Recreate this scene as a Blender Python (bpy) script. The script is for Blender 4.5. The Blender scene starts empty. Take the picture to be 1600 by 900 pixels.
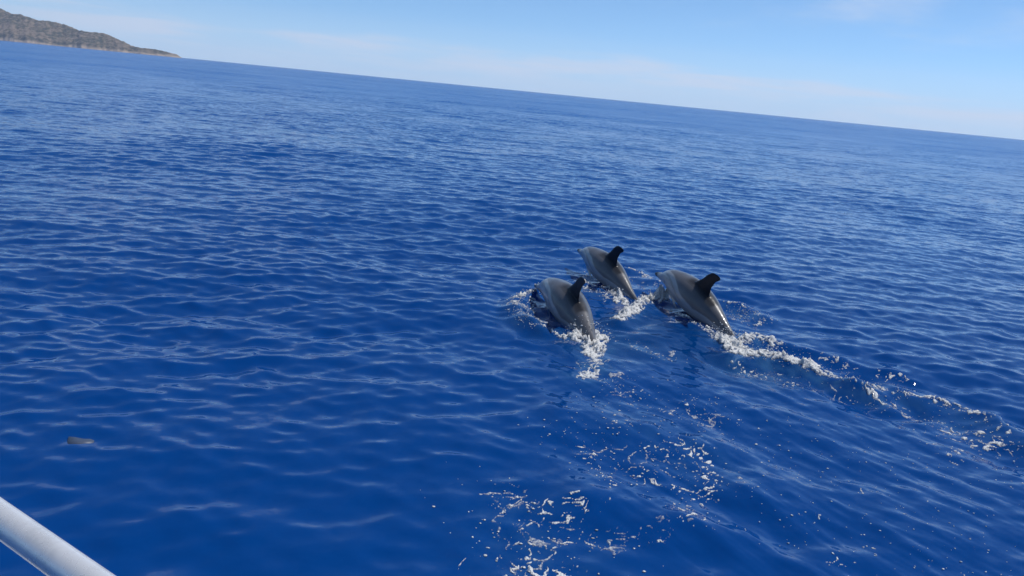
import bpy, bmesh, math, random
import numpy as np

sc = bpy.context.scene
col = sc.collection
R = math.radians

# ------------------------------------------------------------------ camera
F_PX, ROLL, CAM_H = 1164.0, R(5.57), 2.0          # focal length in pixels of a 1600 wide frame
PITCH = math.atan(308.5 / F_PX)
_u0 = np.array([0, math.sin(PITCH), math.cos(PITCH)])
FWD = np.array([0, math.cos(PITCH), -math.sin(PITCH)])
RIGHT = math.cos(ROLL) * np.array([1., 0, 0]) + math.sin(ROLL) * _u0
UP = -math.sin(ROLL) * np.array([1., 0, 0]) + math.cos(ROLL) * _u0
EYE = np.array([0, 0, CAM_H])
cam_d = bpy.data.cameras.new('camera')
cam = bpy.data.objects.new('camera', cam_d)
col.objects.link(cam)
from mathutils import Matrix, Vector
m = Matrix.Identity(4)
for i in range(3):
    m[i][0], m[i][1], m[i][2], m[i][3] = RIGHT[i], UP[i], -FWD[i], EYE[i]
cam.matrix_world = m
cam_d.sensor_width = 36.0
cam_d.lens = 36.0 * F_PX / 1600.0
cam_d.clip_start, cam_d.clip_end = 0.05, 60000
sc.camera = cam


def at(px, py, z=0.0):
    """where the line of sight through a photograph pixel meets the height z"""
    d = FWD + RIGHT * (px - 800) / F_PX - UP * (py - 450) / F_PX
    return EYE + d * (z - CAM_H) / d[2]


# ------------------------------------------------------------------ sky and sun
SUN_EL, SUN_AZ = R(57), R(62)                     # azimuth clockwise from the view direction (+Y)
world = bpy.data.worlds.new('World')
sc.world = world
world.use_nodes = True
wt = world.node_tree
wt.nodes.clear()
W = wt.nodes.new
wl = wt.links.new
out = W('ShaderNodeOutputWorld')
bg = W('ShaderNodeBackground')
bg.inputs['Strength'].default_value = 0.110
sky = W('ShaderNodeTexSky')
sky.sky_type = 'NISHITA'
sky.sun_disc = False
sky.sun_elevation, sky.sun_rotation = SUN_EL, SUN_AZ
sky.altitude, sky.air_density, sky.dust_density, sky.ozone_density = 0, 0.5, 0.0, 3.0
tc = W('ShaderNodeTexCoord')
sep = W('ShaderNodeSeparateXYZ')
wl(tc.outputs['Generated'], sep.inputs[0])


def wmath(op, a, b=None, c=None, clamp=False):
    n = W('ShaderNodeMath'); n.operation = op; n.use_clamp = clamp
    for k, v in enumerate((a, b, c)):
        if v is None: continue
        if isinstance(v, (int, float)): n.inputs[k].default_value = v
        else: wl(v, n.inputs[k])
    return n.outputs[0]


def wramp(v, a, b, lo=0.0, hi=1.0):
    n = W('ShaderNodeMapRange'); n.interpolation_type = 'SMOOTHSTEP'
    wl(v, n.inputs[0])
    for k, x in enumerate((a, b, lo, hi)): n.inputs[k + 1].default_value = x
    return n.outputs[0]


def wnoise(scale, detail, vec, rough=0.55, dist=0.0):
    n = W('ShaderNodeTexNoise'); n.inputs['Scale'].default_value = scale
    n.inputs['Detail'].default_value = detail; n.inputs['Roughness'].default_value = rough
    n.inputs['Distortion'].default_value = dist
    wl(vec, n.inputs['Vector']); return n.outputs['Fac']


# clouds: soft broken puffs above, a low thin bank along the horizon
zc = wmath('MAXIMUM', sep.outputs['Z'], 0.0)


def stretched(fz, ox, oy, oz=0.0):
    c_ = W('ShaderNodeCombineXYZ')
    wl(wmath('ADD', sep.outputs['X'], ox), c_.inputs[0])
    wl(wmath('ADD', sep.outputs['Y'], oy), c_.inputs[1])
    wl(wmath('MULTIPLY_ADD', sep.outputs['Z'], fz, oz), c_.inputs[2])
    return c_.outputs[0]


SEED = (4.58, 3.73)
puff_big = wnoise(1.9, 2, stretched(4.0, SEED[0], SEED[1]), 0.5)
puff_fine = wnoise(7.0, 6, stretched(3.5, SEED[1], SEED[0]), 0.6, 0.2)
puffs = wramp(wmath('ADD', wmath('MULTIPLY', puff_big, 0.72), wmath('MULTIPLY', puff_fine, 0.28)), 0.50, 0.70)
puffs = wmath('MULTIPLY', puffs, wramp(zc, 0.10, 0.32, 1.0, 0.12))          # clearer towards the zenith
bank_n = wnoise(5.0, 6, stretched(13.0, 1.7, 0.6), 0.58, 0.15)
bank_edge = wmath('MULTIPLY_ADD', wnoise(2.3, 4, stretched(0.0, 0.06, 4.53), 0.5), 0.075, 0.008)
bank_h = wmath('DIVIDE', zc, bank_edge)
bank = wmath('MULTIPLY', wramp(bank_h, 1.10, 0.84), wmath('MULTIPLY', wramp(bank_n, 0.34, 0.64), wramp(bank_h, 0.05, 0.7, 0.2, 1.0)))
cloud = wmath('MAXIMUM', wmath('MULTIPLY', puffs, 0.75), wmath('MULTIPLY', bank, 0.72))
tint = W('ShaderNodeMix'); tint.data_type = 'RGBA'; tint.blend_type = 'MULTIPLY'
tint.inputs[0].default_value = 1.0
wl(sky.outputs[0], tint.inputs[6]); tint.inputs[7].default_value = (0.82, 1.16, 1.24, 1)
mixc = W('ShaderNodeMix'); mixc.data_type = 'RGBA'
hz = W('ShaderNodeMix'); hz.data_type = 'RGBA'      # pale sea haze low over the horizon
wl(wramp(zc, 0.0, 0.085, 0.90, 0.0), hz.inputs[0]); wl(tint.outputs[2], hz.inputs[6])
hz.inputs[7].default_value = (4.3, 5.9, 7.9, 1)
wl(cloud, mixc.inputs[0]); wl(hz.outputs[2], mixc.inputs[6])
mixc.inputs[7].default_value = (6.2, 6.75, 7.8, 1)
wl(mixc.outputs[2], bg.inputs[0])
wl(bg.outputs[0], out.inputs[0])

sun_d = bpy.data.lights.new('sun', 'SUN')
sun_d.energy, sun_d.angle, sun_d.color = 3.4, R(0.53), (1.0, 0.965, 0.91)
sun = bpy.data.objects.new('sun', sun_d)
col.objects.link(sun)
to_sun = Vector((math.sin(SUN_AZ) * math.cos(SUN_EL), math.cos(SUN_AZ) * math.cos(SUN_EL), math.sin(SUN_EL)))
sun.rotation_euler = to_sun.to_track_quat('Z', 'Y').to_euler()
sun.location = (30, 10, 60)

sc.view_settings.view_transform = 'Standard'
sc.view_settings.look = 'None'
sc.view_settings.exposure = 0.12
sc.view_settings.gamma = 1.0
sc.render.engine = 'CYCLES'
sc.cycles.use_denoising = True
sc.cycles.max_bounces = 8
sc.cycles.transparent_max_bounces = 12
sc.cycles.volume_bounces = 1

# ------------------------------------------------------------------ helpers
rng = np.random.default_rng(11)


def tag(o, label=None, cat=None, group=None, kind=None):
    if label: o['label'] = label
    if cat: o['category'] = cat
    if group: o['group'] = group
    if kind: o['kind'] = kind
    return o


def mesh_obj(name, V, Q, mat, parent=None, smooth=True):
    V = np.ascontiguousarray(V, dtype=np.float32)
    Q = np.ascontiguousarray(Q, dtype=np.int32)
    k = Q.shape[1]
    me = bpy.data.meshes.new(name)
    me.vertices.add(len(V)); me.vertices.foreach_set('co', V.ravel())
    me.loops.add(Q.size); me.loops.foreach_set('vertex_index', Q.ravel())
    me.polygons.add(len(Q))
    me.polygons.foreach_set('loop_start', np.arange(0, Q.size, k, dtype=np.int32))
    me.polygons.foreach_set('loop_total', np.full(len(Q), k, dtype=np.int32))
    if smooth: me.polygons.foreach_set('use_smooth', np.ones(len(Q), dtype=bool))
    me.update(calc_edges=True)
    if mat: me.materials.append(mat)
    o = bpy.data.objects.new(name, me)
    col.objects.link(o)
    if parent: o.parent = parent
    return o


def grid_quads(nu, nv, wrap_v=False):
    a = np.arange(nu - 1)[:, None]
    b = np.arange(nv if wrap_v else nv - 1)[None, :]
    b2 = (b + 1) % nv
    return np.stack([a * nv + b, (a + 1) * nv + b, (a + 1) * nv + b2, a * nv + b2], -1).reshape(-1, 4)


_pt = rng.permutation(4096)
_pg = rng.uniform(0, 2 * np.pi, 4096)
_gx, _gy = np.cos(_pg), np.sin(_pg)


def perlin(x, y, seed=0):
    xi, yi = np.floor(x).astype(np.int64), np.floor(y).astype(np.int64)
    xf, yf = x - xi, y - yi
    u, v = xf ** 3 * (xf * (xf * 6 - 15) + 10), yf ** 3 * (yf * (yf * 6 - 15) + 10)

    def g(i, j):
        h = _pt[(_pt[(xi + i + seed * 131) % 4096] + yi + j) % 4096]
        return _gx[h] * (xf - i) + _gy[h] * (yf - j)
    a, b, c, d = g(0, 0), g(1, 0), g(0, 1), g(1, 1)
    return 1.5 * (a * (1 - u) * (1 - v) + b * u * (1 - v) + c * (1 - u) * v + d * u * v)


def fbm(x, y, octv=4, seed=0, gain=0.5):
    s, a = 0, 1
    for k in range(octv):
        s = s + a * perlin(x * 2 ** k + 17.3 * k, y * 2 ** k - 9.1 * k, seed + k)
        a *= gain
    return s


def worley(x, y, seed=0):
    """distance to the nearest and second nearest of one random point per cell"""
    xi, yi = np.floor(x).astype(np.int64), np.floor(y).astype(np.int64)
    d1 = np.full(x.shape, 9.0); d2 = np.full(x.shape, 9.0)
    for i in (-1, 0, 1):
        for j in (-1, 0, 1):
            h = _pt[(_pt[(xi + i + seed * 77) % 4096] + yi + j) % 4096]
            px = xi + i + 0.5 + 0.45 * _gx[h]; py = yi + j + 0.5 + 0.45 * _gy[(h * 7 + 3) % 4096]
            d = np.hypot(px - x, py - y)
            d2 = np.where(d < d1, d1, np.minimum(d2, d)); d1 = np.minimum(d1, d)
    return d1, d2


def nodes_of(name):
    mt = bpy.data.materials.new(name)
    mt.use_nodes = True
    return mt, mt.node_tree, mt.node_tree.nodes['Principled BSDF'], mt.node_tree.nodes['Material Output']


def N(nt, kind, **kw):
    n = nt.nodes.new(kind)
    for k, v in kw.items():
        if k in n.inputs: n.inputs[k].default_value = v
        else: setattr(n, k, v)
    return n


def seg_dist(x, y, pts):
    """distance to a polyline of (x, y, w): returns the smallest d / w and the d in metres"""
    best = np.full(x.shape, 99.0); bd = np.full(x.shape, 99.0)
    for (x0, y0, w0), (x1, y1, w1) in zip(pts[:-1], pts[1:]):
        dx, dy = x1 - x0, y1 - y0
        t = np.clip(((x - x0) * dx + (y - y0) * dy) / (dx * dx + dy * dy + 1e-9), 0, 1)
        d = np.hypot(x - x0 - t * dx, y - y0 - t * dy)
        best = np.minimum(best, d / (w0 + t * (w1 - w0))); bd = np.minimum(bd, d)
    return best, bd


def line(*p):
    """photograph pixels + half width in metres -> points on the water"""
    return [(at(a, b)[0], at(a, b)[1], w) for a, b, w in p]


# ------------------------------------------------------------------ the water surface
CELL = 0.0042                                   # radial mesh step relative to distance
waves = []
wr = np.random.default_rng(5)
for k in range(230):
    lam = 0.11 * (6.5 / 0.11) ** ((k + wr.random()) / 230)
    th = R(90) + R(wr.normal(0, 33) + (8 if lam < 0.8 else -14))
    slope = 0.0165 * ((1.12 if lam < 0.32 else 0.98) if lam < 0.45 else 0.95 * (0.45 / lam) ** 0.8) * wr.rayleigh(0.8)
    waves.append((lam, th, slope * lam / (2 * np.pi), wr.uniform(0, 2 * np.pi)))
for lam, deg, a in ((11, 75, .010), (16, 108, .012), (8.5, 120, .008), (23, 88, .02), (34, 98, .03)):
    waves.append((lam, R(deg), a, wr.uniform(0, 2 * np.pi)))

RIDGES = [  # wake crests: polyline, height
    (line((1150, 552, .14), (1200, 551, .15), (1260, 568, .15), (1300, 583, .14), (1340, 598, .13), (1390, 620, .11)), .055),
    (line((1330, 597, .12), (1400, 602, .15), (1480, 620, .16), (1540, 642, .16), (1600, 680, .2)), .06),
    (line((1150, 530, .10), (1185, 522, .12), (1215, 532, .12), (1300, 552, .14), (1420, 580, .18)), .025),
    (line((840, 452, .09), (815, 462, .10), (803, 470, .10), (815, 492, .10), (845, 512, .10)), .05),
    (line((965, 500, .10), (985, 486, .11), (1010, 470, .12), (1042, 462, .12)), .05),
    (line((975, 415, .1), (1000, 422, .12), (1025, 436, .12)), .03),
    (line((1130, 468, .12), (1165, 477, .14), (1193, 490, .14)), .04),
    (line((905, 432, .1), (925, 447, .12), (965, 462, .12)), .03),
    (line((870, 640, .25), (1000, 660, .22), (1120, 700, .2), (1200, 770, .2)), .035),
    (line((900, 770, .2), (1010, 800, .16), (1120, 830, .16)), .03),
]
WAKE_ZONE = line((930, 560, .5), (1050, 640, .7), (1150, 740, .8), (1300, 820, .9))
WAKE_ZONE2 = line((1100, 540, .35), (1300, 640, .7), (1500, 740, 1.0))

AERATED = [                                       # clouds of fine bubbles under the splashes
    (line((1150, 556, .16), (1220, 562, .18), (1300, 586, .14), (1380, 618, .10)), .75),
    (line((1150, 566, .18), (1210, 582, .2)), .6), (line((1110, 520, .12), (1150, 532, .18), (1190, 526, .14)), .6),
    (line((905, 520, .18), (928, 535, .2), (930, 560, .16), (918, 578, .2)), .85), (line((940, 520, .2), (1040, 550, .2)), .35),
    (line((915, 445, .15), (970, 465, .16)), .6), (line((970, 496, .14), (1005, 472, .16), (1045, 460, .14)), .7),
    (line((808, 470, .15), (820, 495, .2), (855, 512, .16)), .45), (line((1135, 480, .2), (1190, 494, .2)), .35),
    (line((1400, 610, .2), (1500, 640, .3), (1560, 670, .25)), .35), (line((985, 640, .3), (1100, 720, .3)), .22),
    (line((800, 800, .25), (850, 880, .3)), .22)]
CLEAR_ZONE = line((870, 500, .45), (950, 520, .55), (1040, 510, .55), (1160, 555, .5))


def water_disp(x, y):
    x, y = np.asarray(x, np.float32), np.asarray(y, np.float32)
    r = np.hypot(x, y)
    c = np.maximum(r * CELL, 0.004)
    near = r < 40
    calm = np.ones_like(x)
    d1, _ = seg_dist(x[near], y[near], WAKE_ZONE)
    d2, _ = seg_dist(x[near], y[near], WAKE_ZONE2)
    calm[near] = 1 - 0.5 * np.clip(1.6 - np.minimum(d1, d2), 0, 1)
    patch = np.clip(1 + 0.42 * fbm(x / 4.5, y / 8.0, 3, 3), 0.65, 1.7)
    dx, dy, dz = np.zeros_like(x), np.zeros_like(x), np.zeros_like(x)
    for lam, th, a, ph in waves:
        lim = lam / (2.2 * CELL)
        idx = np.nonzero(r < lim)[0]
        if len(idx) == 0: continue
        ri = r[idx]
        w = np.clip((lam / c[idx] - 2.2) / 2.2, 0, 1) * patch[idx] * (calm[idx] if lam < 0.9 else 1)
        k = np.float32(2 * np.pi / lam); ph = np.float32(ph); a = np.float32(a)
        cx, cy = np.float32(math.cos(th)), np.float32(math.sin(th))
        p = k * (cx * x[idx] + cy * y[idx]) + ph
        s, co = np.sin(p), np.cos(p)
        q = np.float32(0.7) * a * w
        dz[idx] += a * w * co
        dx[idx] -= q * cx * s
        dy[idx] -= q * cy * s
    xn, yn = x[near], y[near]
    add = np.zeros_like(xn)
    for pts, h in RIDGES:
        d, _ = seg_dist(xn, yn, pts)
        add += h * np.exp(-1.3 * d * d) * (0.8 + 0.5 * perlin(xn * 3.1, yn * 3.1, 9)) - 0.35 * h * np.exp(-((d - 2.0) / 0.7) ** 2)
    # ripples drawn out along the wake
    ux, uy = math.cos(R(128)), math.sin(R(128))
    al, ac = xn * ux + yn * uy, -xn * uy + yn * ux
    add += (1 - calm[near]) * 0.028 * fbm(al * 0.8, ac * 3.2, 4, 21)
    dz[near] += add
    return dx, dy, dz


# sea material
sea_m, nt, pb, mo = nodes_of('sea_water')
geo = N(nt, 'ShaderNodeNewGeometry')
attr = N(nt, 'ShaderNodeAttribute', attribute_name='far')
mp = N(nt, 'ShaderNodeMapping', Scale=(1.0, 1.35, 1.0), Rotation=(0, 0, R(-6)))
nt.links.new(geo.outputs['Position'], mp.inputs[0])


def slope_noise(scale, detail, amt, fac_socket):
    n = N(nt, 'ShaderNodeTexNoise', Scale=scale, Detail=detail, Roughness=0.55)
    nt.links.new(mp.outputs[0], n.inputs['Vector'])
    s = N(nt, 'ShaderNodeVectorMath', operation='SUBTRACT'); s.inputs[1].default_value = (.5, .5, .5)
    nt.links.new(n.outputs['Color'], s.inputs[0])
    m1 = N(nt, 'ShaderNodeVectorMath', operation='MULTIPLY'); m1.inputs[1].default_value = (amt * .75, amt, 0)
    nt.links.new(s.outputs[0], m1.inputs[0])
    if fac_socket is None: return m1.outputs[0]
    m2 = N(nt, 'ShaderNodeVectorMath', operation='SCALE')
    nt.links.new(m1.outputs[0], m2.inputs[0]); nt.links.new(fac_socket, m2.inputs['Scale'])
    return m2.outputs[0]


a1 = slope_noise(4.6, 4, 1.30, attr.outputs['Fac'])
a2 = slope_noise(26.0, 2, 0.10, None)
a4 = slope_noise(8.0, 3, 0.26, None)
a5 = slope_noise(0.05, 4, 0.42, attr.outputs['Fac'])
a3 = slope_noise(0.35, 3, 0.28, attr.outputs['Fac'])
ad = N(nt, 'ShaderNodeVectorMath', operation='ADD')
nt.links.new(a1, ad.inputs[0]); nt.links.new(a2, ad.inputs[1])
ad1 = N(nt, 'ShaderNodeVectorMath', operation='ADD')
nt.links.new(ad.outputs[0], ad1.inputs[0]); nt.links.new(a3, ad1.inputs[1])
ad2 = N(nt, 'ShaderNodeVectorMath', operation='ADD')
nt.links.new(ad1.outputs[0], ad2.inputs[0]); nt.links.new(geo.outputs['Normal'], ad2.inputs[1])
ad4 = N(nt, 'ShaderNodeVectorMath', operation='ADD')
nt.links.new(a4, ad4.inputs[0]); nt.links.new(a5, ad4.inputs[1])
ad3 = N(nt, 'ShaderNodeVectorMath', operation='ADD')
nt.links.new(ad2.outputs[0], ad3.inputs[0]); nt.links.new(ad4.outputs[0], ad3.inputs[1])
nrm = N(nt, 'ShaderNodeVectorMath', operation='NORMALIZE')
nt.links.new(ad3.outputs[0], nrm.inputs[0])
nt.links.new(nrm.outputs[0], pb.inputs['Normal'])
pb.inputs['IOR'].default_value = 1.333
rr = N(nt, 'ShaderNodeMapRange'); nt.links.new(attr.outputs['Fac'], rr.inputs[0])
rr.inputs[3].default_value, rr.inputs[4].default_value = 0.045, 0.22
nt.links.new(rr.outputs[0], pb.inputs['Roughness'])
sl = N(nt, 'ShaderNodeMapRange'); nt.links.new(attr.outputs['Fac'], sl.inputs[0])
sl.inputs[3].default_value, sl.inputs[4].default_value = 0.40, 0.22
nt.links.new(sl.outputs[0], pb.inputs['Specular IOR Level'])
clr = N(nt, 'ShaderNodeAttribute', attribute_name='clear')     # where the bodies lie just under the surface
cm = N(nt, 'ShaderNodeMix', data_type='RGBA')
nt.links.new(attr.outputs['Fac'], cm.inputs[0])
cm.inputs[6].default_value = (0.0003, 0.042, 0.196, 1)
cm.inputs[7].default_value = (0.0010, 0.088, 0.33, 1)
cm2 = N(nt, 'ShaderNodeMix', data_type='RGBA')
nt.links.new(clr.outputs['Fac'], cm2.inputs[0]); nt.links.new(cm.outputs[2], cm2.inputs[6])
aer = N(nt, 'ShaderNodeAttribute', attribute_name='aerated')
cm2.inputs[7].default_value = (0.0003, 0.034, 0.150, 1)
cm3 = N(nt, 'ShaderNodeMix', data_type='RGBA')
nt.links.new(aer.outputs['Fac'], cm3.inputs[0]); nt.links.new(cm2.outputs[2], cm3.inputs[6])
cm3.inputs[7].default_value = (0.030, 0.105, 0.245, 1)
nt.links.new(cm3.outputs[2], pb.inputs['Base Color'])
tr = N(nt, 'ShaderNodeBsdfTransparent')
tm = N(nt, 'ShaderNodeMix', data_type='RGBA')
nt.links.new(clr.outputs['Fac'], tm.inputs[0])
tm.inputs[6].default_value = (0, 0, 0, 1)
tm.inputs[7].default_value = (0.50, 0.60, 0.68, 1)
nt.links.new(tm.outputs[2], tr.inputs[0])
add = N(nt, 'ShaderNodeAddShader')
nt.links.new(tr.outputs[0], add.inputs[0]); nt.links.new(pb.outputs[0], add.inputs[1])
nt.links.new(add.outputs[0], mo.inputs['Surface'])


def build_sea():
    r = [1.2]
    while r[-1] < 90: r.append(r[-1] * (1 + CELL))
    while r[-1] < 6000: r.append(r[-1] * 1.03)
    r = np.array([0.3, 0.7] + r)
    a_in = np.linspace(R(-44), R(44), 640)
    a_out = np.linspace(R(44), R(316), 90)[1:-1]
    an = np.concatenate([a_in, a_out])
    rr_, aa = np.meshgrid(r, an, indexing='ij')
    x, y = (rr_ * np.sin(aa)).ravel(), (rr_ * np.cos(aa)).ravel()
    dx, dy, dz = water_disp(x, y)
    V = np.stack([x + dx, y + dy, dz], -1)
    o = mesh_obj('sea', V, grid_quads(len(r), len(an), True)[:, ::-1], sea_m)
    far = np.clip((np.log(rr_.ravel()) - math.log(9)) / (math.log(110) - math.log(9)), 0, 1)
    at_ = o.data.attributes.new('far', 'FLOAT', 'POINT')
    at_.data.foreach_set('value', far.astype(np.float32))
    xy = rr_.ravel() < 12
    clear = np.zeros(len(x), np.float32)
    d, _ = seg_dist(x[xy], y[xy], CLEAR_ZONE)
    clear[xy] = np.clip(1.5 - d, 0, 1)
    aer = np.zeros(len(x), np.float32)
    va_ = np.zeros(xy.sum())
    for pts, wgt in AERATED:
        d, _ = seg_dist(x[xy], y[xy], pts)
        va_ = np.maximum(va_, wgt * np.exp(-1.2 * d * d))
    aer[xy] = va_ * np.clip(.55 + .8 * fbm(x[xy] * 7, y[xy] * 7, 4, 44, .65), 0, 1)
    o.data.attributes.new('aerated', 'FLOAT', 'POINT').data.foreach_set('value', aer)
    o.data.attributes.new('clear', 'FLOAT', 'POINT').data.foreach_set('value', clear)
    return tag(o, 'deep blue rippled open sea under the dolphins', kind='structure')


sea = build_sea()

# the blue depth that shows through the clear top layer
deep_m, nt, pb, mo = nodes_of('deep_water')
pb.inputs['Base Color'].default_value = (0.0008, 0.068, 0.32, 1)
pb.inputs['Roughness'].default_value = 1.0
pb.inputs['Specular IOR Level'].default_value = 0.0
ang = np.linspace(0, 2 * np.pi, 64, endpoint=False)
ring = [np.stack([q * np.sin(ang), q * np.cos(ang), np.full(64, -3.0)], -1) for q in (0.5, 40, 400, 6000)]
deep = mesh_obj('deep_water', np.concatenate(ring), grid_quads(4, 64, True)[:, ::-1], deep_m)
tag(deep, 'dark blue depth below the sea surface', kind='structure')

# ------------------------------------------------------------------ headland on the horizon
hill_m, nt, pb, mo = nodes_of('hill_scrub')
geo = N(nt, 'ShaderNodeNewGeometry')
n1 = N(nt, 'ShaderNodeTexNoise', Scale=0.018, Detail=6.0, Roughness=0.65)
n2 = N(nt, 'ShaderNodeTexNoise', Scale=0.08, Detail=4.0, Roughness=0.6)
nt.links.new(geo.outputs['Position'], n1.inputs['Vector']); nt.links.new(geo.outputs['Position'], n2.inputs['Vector'])
cr = N(nt, 'ShaderNodeValToRGB')
e = cr.color_ramp.elements
e[0].position, e[0].color = 0.45, (0.042, 0.048, 0.032, 1)
e[1].position, e[1].color = 0.57, (0.22, 0.165, 0.118, 1)
e.new(0.50).color = (0.105, 0.090, 0.052, 1)
mixn = N(nt, 'ShaderNodeMath', operation='MULTIPLY_ADD'); mixn.inputs[1].default_value = 0.62
nt.links.new(n2.outputs['Fac'], mixn.inputs[0])
half = N(nt, 'ShaderNodeMath', operation='MULTIPLY'); half.inputs[1].default_value = 0.40
nt.links.new(n1.outputs['Fac'], half.inputs[0]); nt.links.new(half.outputs[0], mixn.inputs[2])
nt.links.new(mixn.outputs[0], cr.inputs[0])
sp = N(nt, 'ShaderNodeSeparateXYZ'); nt.links.new(geo.outputs['Position'], sp.inputs[0])
edge = N(nt, 'ShaderNodeMath', operation='MULTIPLY_ADD'); edge.inputs[1].default_value = 30.0
nt.links.new(n1.outputs['Fac'], edge.inputs[0]); edge.inputs[2].default_value = -7.0
rel = N(nt, 'ShaderNodeMath', operation='SUBTRACT'); nt.links.new(sp.outputs['Z'], rel.inputs[0]); nt.links.new(edge.outputs[0], rel.inputs[1])
mr = N(nt, 'ShaderNodeMapRange'); nt.links.new(rel.outputs[0], mr.inputs[0])
mr.inputs[1].default_value, mr.inputs[2].default_value, mr.inputs[3].default_value, mr.inputs[4].default_value = -3, 3, 1, 0
cliff = N(nt, 'ShaderNodeMix', data_type='RGBA'); nt.links.new(mr.outputs[0], cliff.inputs[0])
nt.links.new(cr.outputs[0], cliff.inputs[6]); cliff.inputs[7].default_value = (0.40, 0.31, 0.23, 1)
nt.links.new(cliff.outputs[2], pb.inputs['Base Color'])
pb.inputs['Roughness'].default_value = 0.95
pb.inputs['Specular IOR Level'].default_value = 0.1


def build_hill():
    D0 = 2500.0
    sx = np.array([-900, -420, -200, -60, 0, 32, 80, 105, 145, 162, 185, 207, 225, 247, 265, 276, 284, 292])
    sh = np.array([120, 100, 72, 53, 45, 40, 35, 31, 25.5, 25.5, 19.5, 11, 9, 8.5, 7, 5, 0.8, -3])
    px = np.concatenate([np.linspace(-900, -60, 90), np.linspace(-60, 292, 340)[1:]])
    v = np.concatenate([np.linspace(-30, 420, 110), np.linspace(420, 1500, 26)[1:]])
    PX, VV = np.meshgrid(px, v, indexing='ij')
    hp = np.interp(PX, sx, sh)
    depth = 60 + 2.2 * np.maximum(hp, 0) + 40
    Y = D0 + VV + 18 * fbm(PX / 30, VV * 0 + 1.3, 3, 4)
    yh = 62 + .0975 * PX                                # the horizon line
    d0 = RIGHT[0] * (PX - 800) / F_PX - UP[0] * (yh - 450) / F_PX
    d1 = FWD[1] + RIGHT[1] * (PX - 800) / F_PX - UP[1] * (yh - 450) / F_PX
    X = Y * d0 / d1
    ridge_v = 26 + 4.0 * np.maximum(hp, 0)
    t = VV / np.maximum(ridge_v, 1)
    cl_ = np.clip(hp / 8, 0, 1)
    up = np.where(t < 1, 0.11 * np.clip(t / 0.14, -1, 1) * cl_ + (1 - 0.11 * cl_) * np.clip(t, -1, 1) ** 1.0 * np.where(t > 0, 1, .2),
                  1 - 0.25 * np.clip(t - 1, 0, 6))
    H = hp * Y / d1 / F_PX
    gull = fbm(X / 95, VV / 210, 5, 7, 0.55)
    amp = np.clip(t, 0, 1) * (1 - 0.55 * np.clip(1 - abs(t - 1) * 2.5, 0, 1))
    Z = H * up + amp * (0.22 * np.maximum(H, 0) + 2) * gull * 0.8 + 2.4 * fbm(X / 15, VV / 15, 4, 13, .6) * np.clip(hp / 10, 0, 1)
    Z = np.where(hp < 0.5, -4.0, Z)
    Z = np.where(VV <= 0, -2 - 0.05 * abs(VV), np.maximum(Z, -2))
    V = np.stack([X.ravel(), Y.ravel(), Z.ravel()], -1)
    o = mesh_obj('headland_hill', V, grid_quads(len(px), len(v)), hill_m)
    return tag(o, 'brown scrub covered headland with pale cliffs at its foot on the horizon', kind='structure')


build_hill()

# ------------------------------------------------------------------ dolphins
DL = 1.85
ST = np.array([0, .012, .03, .06, .095, .115, .135, .165, .20, .28, .38, .46, .56, .68, .78, .86, .92, .955, .975])
CZ = np.array([-.035, -.035, -.034, -.032, -.03, -.022, -.012, 0, .004, .004, 0, -.002, -.002, 0, .003, .004, .004, .004, .004])
HZ = np.array([.006, .019, .027, .036, .047, .062, .080, .096, .116, .150, .182, .186, .168, .122, .083, .056, .038, .022, .008])
HW = np.array([.007, .020, .030, .041, .053, .064, .078, .092, .110, .146, .176, .178, .152, .100, .056, .030, .022, .018, .008])
KN = np.array([0, .22, .5, .72, .88, 1.0]) * DL


def section(s, tab):
    f = s / DL
    return np.interp(f, ST, tab)


def loft(le, te, span, thick, n, axis):
    """a fin: rings of ellipse-like outline between leading and trailing edge"""
    rings = []
    for k in range(n):
        t = k / (n - 1)
        a, b = le(t), te(t)
        ph = np.linspace(0, 2 * np.pi, 20, endpoint=False)
        cx = (a + b) / 2 + (b - a) / 2 * -np.cos(ph)
        th = thick(t) * np.sin(ph) * (0.62 + 0.38 * np.cos(ph) * 1.0)
        rings.append(axis(cx, th, t))
    Vv = np.concatenate(rings)
    q = grid_quads(n, 20, True)
    c0, c1 = rings[0].mean(0), rings[-1].mean(0)
    Vv = np.concatenate([Vv, [c0, c1]])
    i0, i1 = len(Vv) - 2, len(Vv) - 1
    caps = [[i0, (j + 1) % 20, j, j] for j in range(20)] + [[i1, (n - 1) * 20 + j, (n - 1) * 20 + (j + 1) % 20, (n - 1) * 20 + (j + 1) % 20] for j in range(20)]
    return Vv, [tuple(x) for x in q.tolist()] + [tuple(x[:3]) for x in caps]


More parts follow.
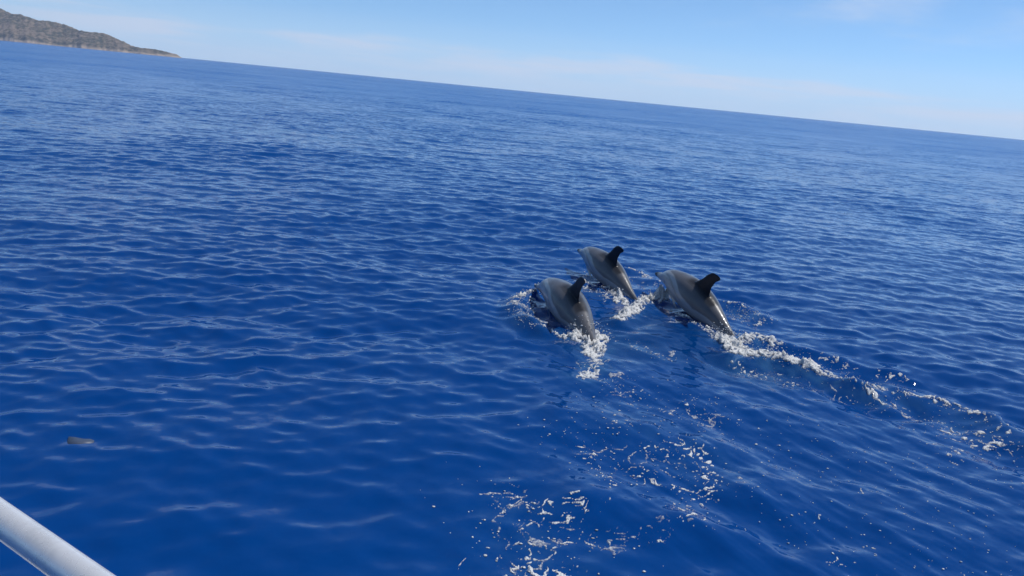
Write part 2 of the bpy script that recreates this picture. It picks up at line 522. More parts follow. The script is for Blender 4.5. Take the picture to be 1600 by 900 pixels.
def straight_dolphin():
    parts = []
    s = np.concatenate([np.linspace(0, .06, 8), np.linspace(.06, .22, 22)[1:], np.linspace(.22, .975, 60)[1:]]) * DL
    n, mring = len(s), 36
    ph = np.linspace(0, 2 * np.pi, mring, endpoint=False)
    k3 = np.array([.25, .5, .25])
    tabs = []
    for tb in (CZ, HZ, HW):
        v = section(s, tb)
        for _ in range(2): v[1:-1] = np.convolve(v, k3, 'valid')
        tabs.append(v)
    cz, hz, hw = tabs[0], tabs[1] * .955, tabs[2] * .94
    X = np.repeat(s[:, None], mring, 1)
    Yv = hw[:, None] * np.sin(ph)[None]
    Z = cz[:, None] + hz[:, None] * np.cos(ph)[None]
    V = np.stack([X, Yv, Z], -1).reshape(-1, 3)
    q = [tuple(x) for x in grid_quads(n, mring, True).tolist()]
    V = np.concatenate([V, [[-.004, 0, -.035], [.98 * DL, 0, .004]]])
    q += [(len(V) - 2, (j + 1) % mring, j) for j in range(mring)]
    b0 = (n - 1) * mring
    q += [(len(V) - 1, b0 + j, b0 + (j + 1) % mring) for j in range(mring)]
    parts.append((V, q))
    tt = [0, .12, .25, .5, .75, .9, .97, 1]
    le = lambda t: np.interp(t, tt, [.58, .72, .805, .90, .965, 1.015, 1.055, 1.10])
    te = lambda t: np.interp(t, tt, [1.09, 1.062, 1.052, 1.062, 1.105, 1.150, 1.165, 1.150])
    parts.append(loft(le, te, 0, lambda t: np.interp(t, [0, .2, .6, 1], [.050, .028, .017, .009]), 22,
                      lambda cx, th, t: np.stack([cx, th, np.full(20, .095 + t * .35)], -1)))
    for sd in (-1, 1):
        le = lambda t: np.interp(t, [0, .2, .5, .8, .95, 1], [1.62, 1.685, 1.745, 1.81, 1.855, 1.88])
        te = lambda t: np.interp(t, [0, .2, .5, .8, .95, 1], [1.80, 1.835, 1.845, 1.868, 1.893, 1.90])
        parts.append(loft(le, te, 0, lambda t: np.interp(t, [0, .3, 1], [.030, .020, .009]), 18,
                          lambda cx, th, t, sd=sd: np.stack([cx, np.full(20, sd * (-.005 + t * .245)), .004 + th - .02 * t * t], -1)))
        le = lambda t: np.interp(t, [0, .3, .7, 1], [.44, .51, .62, .73])
        te = lambda t: np.interp(t, [0, .3, .7, 1], [.60, .63, .69, .755])
        parts.append(loft(le, te, 0, lambda t: np.interp(t, [0, .3, 1], [.028, .02, .009]), 14,
                          lambda cx, th, t, sd=sd: np.stack([cx, sd * (.09 + .05 * t + th * .5), -.10 - .075 * t + th * .8], -1)))
    Va, Fa, off = [], [], 0
    for V, q in parts:
        Va.append(V); Fa += [tuple(i + off for i in f) for f in q]; off += len(V)
    me = bpy.data.meshes.new('dolphin_blank')
    me.from_pydata(np.concatenate(Va).tolist(), [], Fa)
    bm = bmesh.new(); bm.from_mesh(me)
    bmesh.ops.recalc_face_normals(bm, faces=bm.faces); bm.to_mesh(me); bm.free()
    o = bpy.data.objects.new('dolphin_blank', me)
    col.objects.link(o)
    md = o.modifiers.new('remesh', 'REMESH'); md.mode = 'VOXEL'; md.voxel_size = 0.0085; md.use_smooth_shade = True
    sm = o.modifiers.new('smooth', 'SMOOTH'); sm.iterations = 7; sm.factor = 0.5
    ev = o.evaluated_get(bpy.context.evaluated_depsgraph_get())
    m2 = ev.to_mesh()
    V = np.empty(len(m2.vertices) * 3, np.float32); m2.vertices.foreach_get('co', V)
    V = V.reshape(-1, 3).astype(float)
    Q = np.array([list(p.vertices) if len(p.vertices) == 4 else list(p.vertices) + [p.vertices[-1]] for p in m2.polygons])
    ev.to_mesh_clear()
    bpy.data.objects.remove(o)
    return V, Q


def sstep(a, b, x):
    t = np.clip((x - a) / (b - a), 0, 1)
    return t * t * (3 - 2 * t)


def skin_colour(V, seed):
    """albedo of the markings, laid out on the unbent animal"""
    x, y, z = V.T
    f = x / DL
    cz, hz, hw = section(x, CZ), section(x, HZ), section(x, HW)
    q = np.degrees(np.arctan2(np.abs(y) / np.maximum(hw, .01), (z - cz) / np.maximum(hz, .01)))     # 0 back, 180 belly
    wob = 5 * fbm(f * 6, q / 60, 3, seed)
    b = np.interp(f, [0, .13, .18, .25, .35, .45, .55, .65, .8, 1], [0, 8, 18, 32, 52, 74, 88, 74, 56, 60]) + wob
    cape = np.array([.116, .113, .119]); side = np.array([.29, .31, .335]); belly = np.array([.50, .49, .47])
    dark = np.array([.009, .010, .014]); pale = np.array([.33, .335, .34])
    C = np.repeat(side[None], len(V), 0)

    def mix(w, c):
        nonlocal C
        C = C * (1 - w[:, None]) + c[None] * w[:, None]
    mix(sstep(112, 140, q + wob), belly)
    mix(1 - sstep(b - 2, b + 3, q), cape)
    mix(.8 * np.exp(-((q - b - 2) / 3.6) ** 2) * sstep(.12, .16, f) * (1 - sstep(.5, .62, f)), pale)
    mix(.55 * np.exp(-((q - b - 22) / 5.0) ** 2) * sstep(.16, .2, f) * (1 - sstep(.4, .5, f)), cape * .9)
    mix(.5 * (1 - sstep(.10, .20, f)), np.array([.20, .20, .21]))
    mix(1 - sstep(.040, .072, f), dark)                                              # beak tip
    mix(.3 * np.exp(-((q - 20) / 18) ** 2) * (1 - sstep(.10, .135, f)), dark * 4)                      # top of the beak
    fin = sstep(-.04, .004, z - cz - hz) * (np.abs(y) < .07) * sstep(.36, .42, f) * (1 - sstep(.62, .64, f))
    mix(fin, dark)
    mix(.75 * np.exp(-(((x - 1.0) / .13) ** 2 + (np.abs(y) / .075) ** 2)) * (z > .08), dark * 1.6)     # saddle below the fin
    mix(.8 * np.exp(-(((f - .205) / .010) ** 2 + ((q - 96) / 9) ** 2)), dark)                          # eye
    mix(.7 * sstep(.90, .95, f), np.array([.085, .08, .078]))
    mix(.7 * ((z < -.09) & (np.abs(y) > hw * .98) & (f < .4)), dark * 2)
    C *= (1 + .10 * fbm(x * 9, q / 14, 3, seed + 5))[:, None] * (1 + .05 * perlin(x * 60, q / 4, seed))[:, None]
    return np.clip(C, 0, 1)


def bend(V, par):
    x0, y0, z0, az, roll, scl = par[:6]
    S = np.linspace(-.05, DL + .1, 220)
    p = np.interp(S, KN, np.radians(par[6:12]))
    k = np.ones(31) / 31
    p = np.convolve(np.pad(p, 15, mode='edge'), k, 'valid')
    a = np.radians(az + par[12] * (S / DL - .5))
    o = 0 * a
    h = np.stack([-np.sin(a), np.cos(a), o], -1); lat = np.stack([np.cos(a), np.sin(a), o], -1)
    zz = np.array([0, 0, 1.])
    t = -(np.cos(p)[:, None] * h + np.sin(p)[:, None] * zz)
    up = -np.sin(p)[:, None] * h + np.cos(p)[:, None] * zz
    pos = np.zeros((len(S), 3)); ds = (S[1] - S[0]) * scl
    pos[1:] = np.cumsum((t[1:] + t[:-1]) / 2 * ds, 0)
    i0 = np.argmin(abs(S - .5 * DL)); pos = pos - pos[i0]
    ro = R(roll)
    la, u = math.cos(ro) * lat + math.sin(ro) * up, -math.sin(ro) * lat + math.cos(ro) * up
    g = lambda A: np.stack([np.interp(V[:, 0], S, A[:, i]) for i in range(3)], -1)
    return g(pos) + scl * (V[:, 1:2] * g(la) + V[:, 2:3] * g(u))


skin_m, nt, pb, mo = nodes_of('dolphin_skin')
va = N(nt, 'ShaderNodeVertexColor', layer_name='markings')
nt.links.new(va.outputs[0], pb.inputs['Base Color'])
tcn = N(nt, 'ShaderNodeTexCoord')
ns = N(nt, 'ShaderNodeTexNoise', Scale=14.0, Detail=4.0, Roughness=0.6)
nt.links.new(tcn.outputs['Object'], ns.inputs['Vector'])
mr = N(nt, 'ShaderNodeMapRange'); nt.links.new(ns.outputs['Fac'], mr.inputs[0])
mr.inputs[1].default_value, mr.inputs[2].default_value, mr.inputs[3].default_value, mr.inputs[4].default_value = .3, .7, .28, .44
nt.links.new(mr.outputs[0], pb.inputs['Roughness'])
pb.inputs['Specular IOR Level'].default_value = 0.32
pb.inputs['Coat Weight'].default_value = 0.45
pb.inputs['Coat Roughness'].default_value = 0.09
pb.inputs['Coat IOR'].default_value = 1.33
lum = N(nt, 'ShaderNodeRGBToBW'); nt.links.new(va.outputs[0], lum.inputs[0])
for nm, lo, hi in (('Coat Weight', .06, .5), ('Specular IOR Level', .10, .34)):
    mr2 = N(nt, 'ShaderNodeMapRange'); nt.links.new(lum.outputs[0], mr2.inputs[0])
    mr2.inputs[1].default_value, mr2.inputs[2].default_value, mr2.inputs[3].default_value, mr2.inputs[4].default_value = .015, .09, lo, hi
    nt.links.new(mr2.outputs[0], pb.inputs[nm])
bp = N(nt, 'ShaderNodeBump', Strength=0.12, Distance=0.01)
ns2 = N(nt, 'ShaderNodeTexNoise', Scale=45.0, Detail=3.0)
nt.links.new(tcn.outputs['Object'], ns2.inputs['Vector'])
nt.links.new(ns2.outputs['Fac'], bp.inputs['Height']); nt.links.new(bp.outputs[0], pb.inputs['Normal'])

SV, SQ = straight_dolphin()
DOLPHINS = [
    ([0.588, 6.72, 0.030, 18.347, 6.751, 1.031, -10.0, 0.5, 11.0, 15.0, 4.0, -4.0, -16.0],
     'grey dolphin nearest the boat, diving head turned away, tail trailing in white foam'),
    ([1.108, 8.347, 0.057, 23.548, 9.451, 0.971, 0.796, 6.301, 10.58, 23.586, 8.0, -6.0, 4.6],
     'grey dolphin farthest from the boat, smallest of the three, dark beak tip raised'),
    ([1.909, 7.292, 0.079, 21.888, 10.323, 0.996, -1.626, 5.734, 14.502, 22.194, 12.0, 4.0, 0.999],
     'grey dolphin on the right with broad rounded dark fin, ahead of the long foam wake'),
]
for k, (par, lab) in enumerate(DOLPHINS):
    par = np.array(par)
    org = np.array([par[0], par[1], 0.0])
    Vi = SV.copy()
    fk, fs, ft = ((.98, .015, .62), (.96, -.01, .75), (1.03, 0.0, .8))[k]
    hgt = np.clip((Vi[:, 2] - .19) / .25, 0, 1) * ((Vi[:, 0] > .6) & (Vi[:, 0] < 1.25))
    Vi[:, 2] = np.where(hgt > 0, .19 + (Vi[:, 2] - .19) * fk, Vi[:, 2])
    Vi[:, 0] += fs * hgt
    Vi[:, 1] *= 1 - (1 - ft) * np.clip(hgt * 3, 0, 1)
    Vw = bend(Vi, par) + np.array([0, 0, par[2] + .025])
    o = mesh_obj('dolphin', Vw, SQ, skin_m)
    o.location = org
    ca = o.data.color_attributes.new('markings', 'FLOAT_COLOR', 'POINT')
    c4 = np.ones((len(SV), 4), np.float32); c4[:, :3] = skin_colour(SV, 30 + k)
    ca.data.foreach_set('color', c4.ravel())
    tag(o, lab, 'dolphin', 'dolphins leaping side by side')

# ------------------------------------------------------------------ foam and spray
foam_m, nt, pb, mo = nodes_of('sea_foam')
pb.inputs['Base Color'].default_value = (0.70, 0.70, 0.69, 1)
pb.inputs['Roughness'].default_value = 0.6
geo = N(nt, 'ShaderNodeNewGeometry')
nf = N(nt, 'ShaderNodeTexVoronoi', Scale=95.0)
nf2 = N(nt, 'ShaderNodeTexNoise', Scale=55.0, Detail=5.0, Roughness=0.7)
for n_ in (nf, nf2): nt.links.new(geo.outputs['Position'], n_.inputs['Vector'])
bp = N(nt, 'ShaderNodeBump', Strength=0.6, Distance=0.012)
nt.links.new(nf.outputs['Distance'], bp.inputs['Height']); nt.links.new(bp.outputs[0], pb.inputs['Normal'])
th = N(nt, 'ShaderNodeAttribute', attribute_name='thick')       # thin films of bubbles let the water show
s1 = N(nt, 'ShaderNodeMath', operation='SUBTRACT'); s1.inputs[1].default_value = 0.5
nt.links.new(nf2.outputs['Fac'], s1.inputs[0])
s2 = N(nt, 'ShaderNodeMath', operation='MULTIPLY_ADD'); s2.inputs[1].default_value = 2.2
nt.links.new(s1.outputs[0], s2.inputs[0]); nt.links.new(th.outputs['Fac'], s2.inputs[2])
s3 = N(nt, 'ShaderNodeMapRange'); nt.links.new(s2.outputs[0], s3.inputs[0])
s3.inputs[1].default_value, s3.inputs[2].default_value, s3.inputs[3].default_value, s3.inputs[4].default_value = -.05, .60, .10, .93
nt.links.new(s3.outputs[0], pb.inputs['Alpha'])

_ico = bmesh.new(); bmesh.ops.create_icosphere(_ico, subdivisions=1, radius=1.0)
ICO_V = np.array([v.co[:] for v in _ico.verts]); ICO_F = np.array([[v.index for v in f.verts] for f in _ico.faces]); _ico.free()


def foam_patch(name, label, strokes, cell=0.009, drops=(), fseed=0, opac=1.6):
    """strokes: (polyline, density, height in m, fleck frequency per m, lace). A sheet that rises out of the water where
    there is foam and dips under it elsewhere, so that the water line cuts its outline."""
    P = np.array([p for s in strokes for p in s[0]])
    pad = P[:, 2].max() * 1.25 + 0.03
    x0, x1, y0, y1 = P[:, 0].min() - pad, P[:, 0].max() + pad, P[:, 1].min() - pad, P[:, 1].max() + pad
    gx, gy = np.arange(x0, x1, cell), np.arange(y0, y1, cell * 1.5)
    X, Y = np.meshgrid(gx, gy, indexing='ij')
    sh = X.shape
    x, y = X.ravel(), Y.ravel()
    D = np.full(x.shape, -1.0); Hh = np.zeros_like(x)
    cand = np.zeros(x.shape, bool)
    for s in strokes:
        d, _ = seg_dist(x, y, s[0]); cand |= d < 1.15
    ci = np.nonzero(cand)[0]
    xc, yc = x[ci], y[ci]
    wx = xc + .05 * fbm(xc * 6, yc * 6, 3, fseed + 1); wy = yc + .05 * fbm(xc * 6 + 9, yc * 6, 3, fseed + 2)
    cache = {}
    Dc = np.full(xc.shape, -1.0); Hc = np.zeros_like(xc)
    for pts, dens, h, fr, lace in strokes:
        key = (fr, lace)
        if key not in cache:
            fl = fbm(wx * fr, wy * fr * .8, 3, fseed + 3, .55)
            w1, w2 = worley(wx * fr * .42, wy * fr * .42, fseed)
            la = 1 - np.clip((w2 - w1) / .22, 0, 1)
            cl_ = fbm(xc * 2.2, yc * 2.2, 2, fseed + 8)
            st_ = np.clip(1 - np.abs(fbm(wx * fr * .17, wy * fr * .17, 2, fseed + 15)) / .075, 0, 1)
            cache[key] = (fl * (1 - .35 * lace) + lace * (np.maximum(la * .55, st_) - .42) + .5 * cl_)
        d, _ = seg_dist(xc, yc, pts)
        prof = np.clip(1 - d * d, 0, 1)
        val = dens * prof ** .7 - 1 + cache[key] * (.55 + .45 * prof) - 0.8 * np.clip(d - .75, 0, 1)
        up = val > Dc
        Dc = np.where(up, val, Dc); Hc = np.where(up, h * (.35 + .65 * prof), Hc)
    D[ci], Hh[ci] = Dc, Hc
    keep = D > 0
    q = grid_quads(*sh)
    q = q[keep[q].any(1)]
    used = np.unique(q)
    re = np.full(len(x), -1); re[used] = np.arange(len(used))
    Qs = re[q]
    tri = np.concatenate([Qs[:, [0, 1, 2]], Qs[:, [0, 2, 3]]])
    xu, yu, Du, Hu = x[used], y[used], D[used], Hh[used]
    # cut the border triangles along the outline of the foam
    ins = Du[tri] > 0
    cnt = ins.sum(1)
    full = tri[cnt == 3]
    bx, by, bh, new = [xu], [yu], [Hu], [full]
    off0 = len(xu)
    for want, odd_in in ((1, True), (2, False)):
        T_ = tri[cnt == want]
        if len(T_) == 0: continue
        odd = np.argmax((Du[T_] > 0) if odd_in else (Du[T_] <= 0), 1)
        ii = np.arange(len(T_))
        a_, b_, c_ = T_[ii, odd], T_[ii, (odd + 1) % 3], T_[ii, (odd + 2) % 3]
        cut = []
        for e_ in (b_, c_):
            t_ = Du[a_] / (Du[a_] - Du[e_] + 1e-12)
            bx.append(xu[a_] + t_ * (xu[e_] - xu[a_])); by.append(yu[a_] + t_ * (yu[e_] - yu[a_])); bh.append(0 * t_)
            cut.append(off0 + np.arange(len(T_))); off0 += len(T_)
        if odd_in:
            new.append(np.stack([a_, cut[0], cut[1]], -1))
        else:
            new.append(np.stack([cut[0], b_, c_], -1)); new.append(np.stack([cut[0], c_, cut[1]], -1))
    nb = off0 - len(xu)
    xu, yu, Hu = np.concatenate(bx), np.concatenate(by), np.concatenate(bh)
    Du = np.concatenate([Du, np.zeros(nb)])
    tri = np.concatenate(new)
    used = np.unique(tri)
    re = np.full(len(xu), -1); re[used] = np.arange(len(used))
    xu, yu, Du, Hu, tri = xu[used], yu[used], Du[used], Hu[used], re[tri]
    dx, dy, dz = water_disp(xu, yu)
    lump = np.maximum(0, .45 + .8 * fbm(xu * 8, yu * 8, 5, fseed + 12, .72))
    pos_ = np.clip(Du, 0, 1)
    z = dz + np.where(Du > 0, .0015 + np.minimum(.003, Du * .02) + .72 * Hu * pos_ ** .8 * lump, -.002)
    V = np.stack([xu + dx, yu + dy, z], -1)
    Vs, Fs, off = [V], [tri], len(V)
    dr = np.random.default_rng(100 + fseed)
    for pts, n, hmax, rmin, rmax in drops:
        seeds = []
        for _ in range(n):
            i = dr.integers(0, len(pts) - 1); t = dr.random()
            a, b = np.array(pts[i]), np.array(pts[i + 1])
            c = a + (b - a) * t
            an, rd = dr.uniform(0, 6.283), c[2] * math.sqrt(dr.random())
            px, py = c[0] + rd * math.cos(an), c[1] + rd * math.sin(an)
            rad = rmin + (rmax - rmin) * dr.random() ** 2.2
            zz = rad * .3 + hmax * dr.random() ** 2 * (1 - (rd / c[2]) ** 2)
            st = np.array([dr.uniform(.7, 2.0), dr.uniform(.7, 1.8), dr.uniform(.6, 1.1) * (.3 if hmax < .03 else 1)])
            seeds.append((px, py, zz, ICO_V * rad * st * (1 + .2 * dr.normal(size=(len(ICO_V), 1)))))
        w = water_disp(np.array([q_[0] for q_ in seeds]), np.array([q_[1] for q_ in seeds]))
        for k_, (px, py, zz, blob) in enumerate(seeds):
            Vs.append(blob + np.array([px + w[0][k_], py + w[1][k_], zz + w[2][k_]])); Fs.append(ICO_F + off); off += len(ICO_V)
    o = mesh_obj(name, np.concatenate(Vs), np.concatenate(Fs), foam_m)
    tk = np.full(off, 1.0, np.float32); tk[:len(Du)] = np.clip(Du * opac, 0, 1)
    o.data.attributes.new('thick', 'FLOAT', 'POINT').data.foreach_set('value', tk)
    return tag(o, label, None, None, 'stuff')


L_ = line
foam_patch('foam_film', 'thin lacy film of bubbles spread over the water near the bottom edge', [
    (L_((790, 760, .2), (830, 830, .25), (850, 900, .25)), .72, .001, 22, 1.5),
    (L_((850, 840, .2), (960, 840, .2), (1080, 820, .15)), .68, .001, 22, 1.5),
], cell=.006, fseed=17, opac=.5)
foam_patch('foam_film', 'thin lacy film of bubbles among the foam flecks below the dolphins', [
    (L_((930, 560, .2), (1000, 620, .25), (1100, 650, .25)), .74, .001, 22, 1.5),
    (L_((920, 690, .2), (1010, 720, .25), (1110, 740, .25)), .80, .001, 22, 1.5),
], cell=.007, fseed=18, opac=.5)
foam_patch('foam_film', 'thin lacy film of bubbles beside the long foam ridge at the right', [
    (L_((1200, 570, .2), (1300, 600, .25), (1420, 630, .25), (1540, 680, .3)), .78, .001, 20, 1.5),
    (L_((1200, 535, .15), (1330, 565, .2)), .72, .001, 20, 1.5),
], cell=.008, fseed=19, opac=.5)
foam_patch('foam_film', 'thin lacy film of bubbles around the three dolphins', [
    (L_((805, 470, .15), (820, 495, .2), (860, 512, .15)), .85, .001, 22, 1.5),
    (L_((940, 520, .2), (1000, 535, .2), (1050, 550, .2)), .76, .001, 22, 1.5),
    (L_((1000, 490, .2), (1070, 500, .15)), .80, .001, 22, 1.5),
    (L_((975, 425, .2), (1020, 440, .2)), .78, .001, 20, 1.5), (L_((1125, 480, .2), (1190, 495, .2)), .82, .001, 20, 1.5),
    (L_((905, 440, .2), (950, 460, .2)), .82, .001, 20, 1.5),
], cell=.009, fseed=20, opac=.5)
foam_patch('splash_foam', 'white splash arc and tail foam around the dolphin nearest the boat', [
    (L_((843, 450, .05), (825, 456, .06), (806, 464, .07)), 1.25, .07, 33, .5),
    (L_((803, 468, .07), (812, 488, .09), (830, 506, .12), (862, 514, .12)), .78, .03, 33, .6),
    (L_((831, 462, .08), (837, 488, .10), (858, 512, .09)), 1.02, .02, 26, .7),
    (L_((830, 508, .10), (850, 510, .10)), 1.05, .04, 33, .4),
    (L_((866, 514, .06), (890, 522, .10), (915, 524, .14)), 1.25, .06, 30, .3),
    (L_((905, 522, .15), (928, 522, .20), (926, 545, .13)), 1.75, .09, 24, .1),
    (L_((926, 545, .12), (932, 560, .10), (926, 574, .12), (908, 581, .08)), 1.02, .012, 30, .3),
    (L_((935, 516, .15), (985, 530, .20), (1045, 552, .22)), .58, .015, 30, .4),
], drops=[(L_((843, 450, .08), (806, 464, .12)), 120, .11, .0018, .006), (L_((805, 470, .15), (830, 505, .15)), 160, .05, .0018, .006),
          (L_((905, 515, .15), (930, 518, .2)), 260, .17, .0018, .007)], fseed=1)
foam_patch('splash_foam', 'white churned foam beside the dolphin farthest from the boat', [
    (L_((908, 432, .08), (922, 446, .16), (945, 456, .16)), .92, .06, 27, .5),
    (L_((948, 442, .07), (960, 452, .10), (972, 466, .12)), 1.45, .11, 24, .2),
    (L_((970, 466, .10), (985, 472, .08)), 1.1, .03, 24, .2),
    (L_((972, 412, .07), (1000, 420, .08), (1026, 436, .10)), .92, .03, 30, .5),
    (L_((975, 424, .2), (1000, 434, .2)), .6, .02, 27, .5),
], drops=[(L_((910, 436, .15), (970, 462, .15)), 200, .12, .0018, .007)], fseed=2)
foam_patch('splash_foam', 'white splash thrown up under the head of the dolphin on the right', [
    (L_((1046, 458, .10), (1030, 464, .15), (1005, 470, .13)), 1.6, .13, 24, .15),
    (L_((1005, 472, .11), (985, 486, .12), (968, 499, .12)), 1.28, .07, 25, .3),
    (L_((1050, 478, .06), (1075, 492, .08), (1118, 518, .10)), 1.15, .05, 27, .4),
    (L_((1120, 518, .12), (1138, 528, .17), (1150, 534, .15)), 1.6, .08, 24, .1),
    (L_((1040, 486, .1), (1065, 496, .08)), .75, .02, 30, .5),
    (L_((1120, 468, .08), (1165, 477, .10), (1194, 490, .11), (1188, 500, .10)), .88, .04, 30, .5),
    (L_((1130, 485, .2), (1175, 498, .2)), .58, .02, 27, .5),
], drops=[(L_((1046, 452, .12), (1010, 466, .15)), 300, .20, .0018, .007), (L_((1125, 515, .15), (1150, 530, .2)), 240, .14, .0018, .007),
          (L_((1150, 478, .2), (1190, 492, .2)), 160, .06, .0018, .006)], fseed=3)
foam_patch('wake_foam', 'long white foam ridge trailing behind the dolphin on the right', [
    (L_((1150, 549, .10), (1180, 549, .13), (1215, 555, .12), (1260, 569, .10)), 1.55, .07, 25, .15),
    (L_((1260, 569, .11), (1300, 583, .10), (1340, 599, .08), (1385, 619, .05)), 1.38, .045, 28, .4),
    (L_((1150, 562, .16), (1190, 574, .2), (1230, 588, .2)), .68, .01, 30, .6),
    (L_((1148, 532, .08), (1180, 522, .12), (1212, 532, .10)), 1.3, .06, 27, .3),
    (L_((1212, 532, .14), (1300, 556, .18), (1410, 582, .16)), .70, .015, 27, .7),
    (L_((1300, 578, .12), (1345, 592, .14), (1400, 604, .12)), .85, .02, 27, .6),
], drops=[(L_((1150, 546, .12), (1230, 556, .15)), 260, .10, .0018, .006), (L_((1230, 556, .3), (1400, 600, .3)), 200, .02, .0018, .005)], fseed=4)
foam_patch('wake_foam', 'broken foam crest and flecks at the far end of the wake, right edge', [
    (L_((1370, 600, .08), (1430, 608, .10), (1490, 622, .12), (1540, 642, .12), (1572, 668, .10)), 1.02, .025, 25, .6),
    (L_((1400, 620, .2), (1470, 645, .28), (1540, 675, .25)), .72, .012, 22, .6),
    (L_((1480, 690, .25), (1560, 740, .3)), .55, .008, 22, .6),
    (L_((1570, 650, .1), (1600, 668, .12)), .8, .015, 24, .5),
], drops=[(L_((1380, 605, .4), (1580, 700, .5)), 200, .015, .0018, .005)], fseed=5)
foam_patch('foam_flecks', 'loose white foam flecks drifting below the dolphins in the middle of the picture', [
    (L_((950, 590, .2), (1010, 610, .25), (1110, 640, .25)), .70, .003, 35, .9),
    (L_((915, 690, .08), (930, 720, .09), (965, 755, .06)), .95, .003, 33, .9),
    (L_((960, 660, .25), (1040, 690, .28), (1110, 720, .28)), .68, .003, 33, .9),
    (L_((1085, 700, .10), (1110, 735, .12), (1100, 770, .1)), .88, .003, 30, .9),
    (L_((990, 740, .12), (1060, 755, .12)), .80, .003, 30, .9),
    (L_((1070, 790, .1), (1085, 815, .1), (1010, 845, .08)), .72, .003, 30, .9),
    (L_((1230, 795, .10), (1270, 800, .1)), .72, .003, 30, .9),
], cell=.0065, opac=2.6, drops=[(L_((950, 590, .5), (1120, 660, .5)), 160, .01, .0018, .0055), (L_((880, 660, .4), (1150, 780, .5)), 220, .01, .0018, .0055)], fseed=6)
foam_patch('foam_flecks', 'larger white foam clumps and strings near the bottom edge of the picture', [
    (L_((780, 770, .1), (795, 810, .10), (825, 850, .08), (835, 880, .1)), .92, .003, 26, .9),
    (L_((860, 845, .10), (900, 840, .12), (925, 838, .08)), 1.0, .003, 26, .9),
    (L_((820, 885, .10), (850, 900, .12), (840, 920, .1)), 1.15, .003, 24, .9),
    (L_((800, 780, .22), (870, 800, .25), (930, 800, .2)), .66, .003, 28, .9),
    (L_((740, 880, .2), (820, 870, .2), (900, 890, .2)), .70, .003, 26, .9),
], cell=.005, opac=2.6, drops=[(L_((760, 770, .4), (930, 890, .4)), 130, .006, .0018, .006)], fseed=7)
foam_patch('foam_flecks', 'sparse white foam flecks scattered near the lower right corner', [
    (L_((1200, 700, .3), (1350, 760, .35), (1500, 790, .4)), .42, .003, 30, .9),
    (L_((1310, 880, .1), (1340, 885, .1)), .80, .003, 28, .9),
    (L_((1380, 860, .25), (1500, 870, .3)), .44, .003, 28, .9),
], cell=.0065, opac=2.6, drops=[(L_((1180, 660, .5), (1580, 800, .6)), 170, .006, .0018, .0045), (L_((1150, 800, .4), (1550, 880, .4)), 90, .006, .0018, .0045)], fseed=8)

# ------------------------------------------------------------------ boat rail
steel_m, nt, pb, mo = nodes_of('satin_rail_metal')
pb.inputs['Base Color'].default_value = (0.66, 0.64, 0.62, 1)
pb.inputs['Metallic'].default_value = 0.4
tcn = N(nt, 'ShaderNodeTexCoord')
ns = N(nt, 'ShaderNodeTexNoise', Scale=60.0, Detail=5.0, Roughness=0.65)
nt.links.new(tcn.outputs['Object'], ns.inputs['Vector'])
mr = N(nt, 'ShaderNodeMapRange'); nt.links.new(ns.outputs['Fac'], mr.inputs[0])
mr.inputs[1].default_value, mr.inputs[2].default_value, mr.inputs[3].default_value, mr.inputs[4].default_value = .3, .7, .24, .34
nt.links.new(mr.outputs[0], pb.inputs['Roughness'])
ns3 = N(nt, 'ShaderNodeTexNoise', Scale=38.0, Detail=6.0, Roughness=0.75)
nt.links.new(tcn.outputs['Object'], ns3.inputs['Vector'])
cr = N(nt, 'ShaderNodeValToRGB'); nt.links.new(ns3.outputs['Fac'], cr.inputs[0])
cr.color_ramp.elements[0].position, cr.color_ramp.elements[0].color = 0.34, (0.70, 0.685, 0.67, 1)
cr.color_ramp.elements[1].position, cr.color_ramp.elements[1].color = 0.52, (0.80, 0.78, 0.76, 1)
nt.links.new(cr.outputs[0], pb.inputs['Base Color'])                # salt stains and scuffs
bp = N(nt, 'ShaderNodeBump', Strength=0.08, Distance=0.001)
nt.links.new(ns3.outputs['Fac'], bp.inputs['Height']); nt.links.new(bp.outputs[0], pb.inputs['Normal'])
gel_m, nt, pb, mo = nodes_of('white_gelcoat')
pb.inputs['Base Color'].default_value = (0.78, 0.78, 0.76, 1)
pb.inputs['Roughness'].default_value = 0.25

RZ = 1.585
ra, rb = at(0, 810, RZ), at(127, 900, RZ)
rd = (rb - ra) / np.linalg.norm(rb - ra)
RAIL_R = 0.0138
print('rail depth', (at(60, 852, RZ) - EYE) @ FWD)


def tube(path, radius, nseg=32):
    path = np.array(path); n = len(path)
    t = np.gradient(path, axis=0); t /= np.linalg.norm(t, axis=1)[:, None]
    ref = np.array([0.123, 0.31, 0.94]) if abs(t[0][2]) < .9 else np.array([1., 0, 0])
    a = np.cross(t, ref); a /= np.linalg.norm(a, axis=1)[:, None]
    b = np.cross(t, a)
    ph = np.linspace(0, 2 * np.pi, nseg, endpoint=False)
    V = path[:, None] + radius * (np.cos(ph)[None, :, None] * a[:, None] + np.sin(ph)[None, :, None] * b[:, None])
    return V.reshape(-1, 3), grid_quads(n, nseg, True)


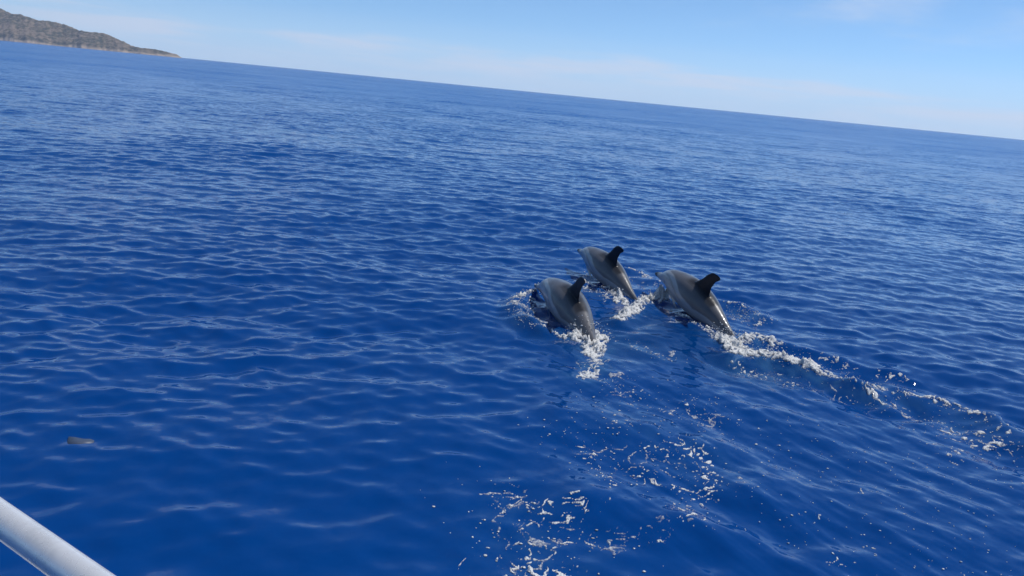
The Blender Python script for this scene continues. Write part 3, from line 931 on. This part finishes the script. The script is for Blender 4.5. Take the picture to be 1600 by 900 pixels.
boat = bpy.data.objects.new('boat', None)
col.objects.link(boat)
boat_org = ra - rd * 0.7; boat_org[2] = 0.0
boat.location = boat_org
tag(boat, 'boat with a satin metal handrail crossing the lower left corner', 'boat')
p0, p1 = ra - rd * 1.6, ra + rd * 1.5
V, q = tube(np.linspace(p0, p1, 24), RAIL_R)
mesh_obj('handrail', V - boat_org, q, steel_m, boat)
side = np.array([rd[1], -rd[0], 0.0])
if side @ FWD > 0: side = -side                    # points inboard, towards the viewer
for s in (-1.2, 1.2):
    p = ra + rd * s
    V, q = tube([p + np.array([0, 0, -.012]), p + np.array([0, 0, -.3]), p + np.array([0, 0, -.64])], .0125, 20)
    mesh_obj('stanchion', V - boat_org, q, steel_m, boat)
prof = [(-.06, .92), (-.07, .945), (-.05, .965), (.12, .965), (.15, .95), (.15, .6)]      # outboard negative
V = np.concatenate([[p + side * a + np.array([0, 0, b - RZ]) for a, b in prof] for p in (p0, ra, p1)])
mesh_obj('gunwale', V - boat_org, grid_quads(3, len(prof)), gel_m, boat, smooth=False)
prof = [(-.062, .92), (-.03, .6), (.05, .25), (.16, -.25)]
V = np.concatenate([[p + side * a + np.array([0, 0, b - RZ]) for a, b in prof] for p in (p0, ra, p1)])
mesh_obj('hull_side', V - boat_org, grid_quads(3, len(prof)), gel_m, boat)

# ------------------------------------------------------------------ floating scrap
scrap_m, nt, pb, mo = nodes_of('weathered_scrap')
tcn = N(nt, 'ShaderNodeTexCoord')
ns = N(nt, 'ShaderNodeTexNoise', Scale=30.0, Detail=5.0)
nt.links.new(tcn.outputs['Object'], ns.inputs['Vector'])
cr = N(nt, 'ShaderNodeValToRGB'); nt.links.new(ns.outputs['Fac'], cr.inputs[0])
cr.color_ramp.elements[0].color = (0.04, 0.06, 0.11, 1); cr.color_ramp.elements[1].color = (0.07, 0.09, 0.14, 1)
nt.links.new(cr.outputs[0], pb.inputs['Base Color']); pb.inputs['Roughness'].default_value = 0.5
outl = [(105, 690), (107, 682.5), (118, 682.5), (130, 684.5), (142, 686), (147.5, 688.5), (146, 691), (134, 693.8), (118, 694), (106, 694)]
c = at(125, 689)
top, bot = [], []
for i, (a, b) in enumerate(outl):
    p = at(a, b) - c
    top.append((p[0] * .98, p[1] * .98, .006 + .003 * math.sin(i * 1.7))); bot.append((p[0], p[1], -.012))
cen = [(0, 0, .006), (0, 0, -.02)]
nv = len(outl)
V = np.array(top + bot + cen) - np.array([0, 0, .005])
fs = []
for i in range(nv):
    j = (i + 1) % nv
    fs += [(nv + i, nv + j, j), (nv + i, j, i), (2 * nv, i, j), (2 * nv + 1, nv + j, nv + i)]
o = mesh_obj('floating_scrap', V, np.array(fs), scrap_m, smooth=False)
w = water_disp(np.array([c[0]]), np.array([c[1]]))
o.location = (c[0], c[1], w[2][0])
tag(o, 'small flat grey scrap floating alone on the water at the left', 'debris')

# ------------------------------------------------------------------ sea air
haze_m = bpy.data.materials.new('sea_air')
haze_m.use_nodes = True
nt = haze_m.node_tree
nt.nodes.clear()
mo = nt.nodes.new('ShaderNodeOutputMaterial')
pv = nt.nodes.new('ShaderNodeVolumePrincipled')
pv.inputs['Color'].default_value = (0.93, 0.96, 1.0, 1)
pv.inputs['Density'].default_value = 0.0001
pv.inputs['Anisotropy'].default_value = 0.2
nt.links.new(pv.outputs[0], mo.inputs['Volume'])
b = 6200.0
V = [(x, y, z) for z in (-4.2, 420.0) for y in (-b, b) for x in (-b, b)]
o = mesh_obj('haze', V, [(0, 2, 3, 1), (4, 5, 7, 6), (0, 1, 5, 4), (2, 6, 7, 3), (0, 4, 6, 2), (1, 3, 7, 5)], haze_m, smooth=False)
tag(o, 'thin pale sea haze over the water', kind='stuff')
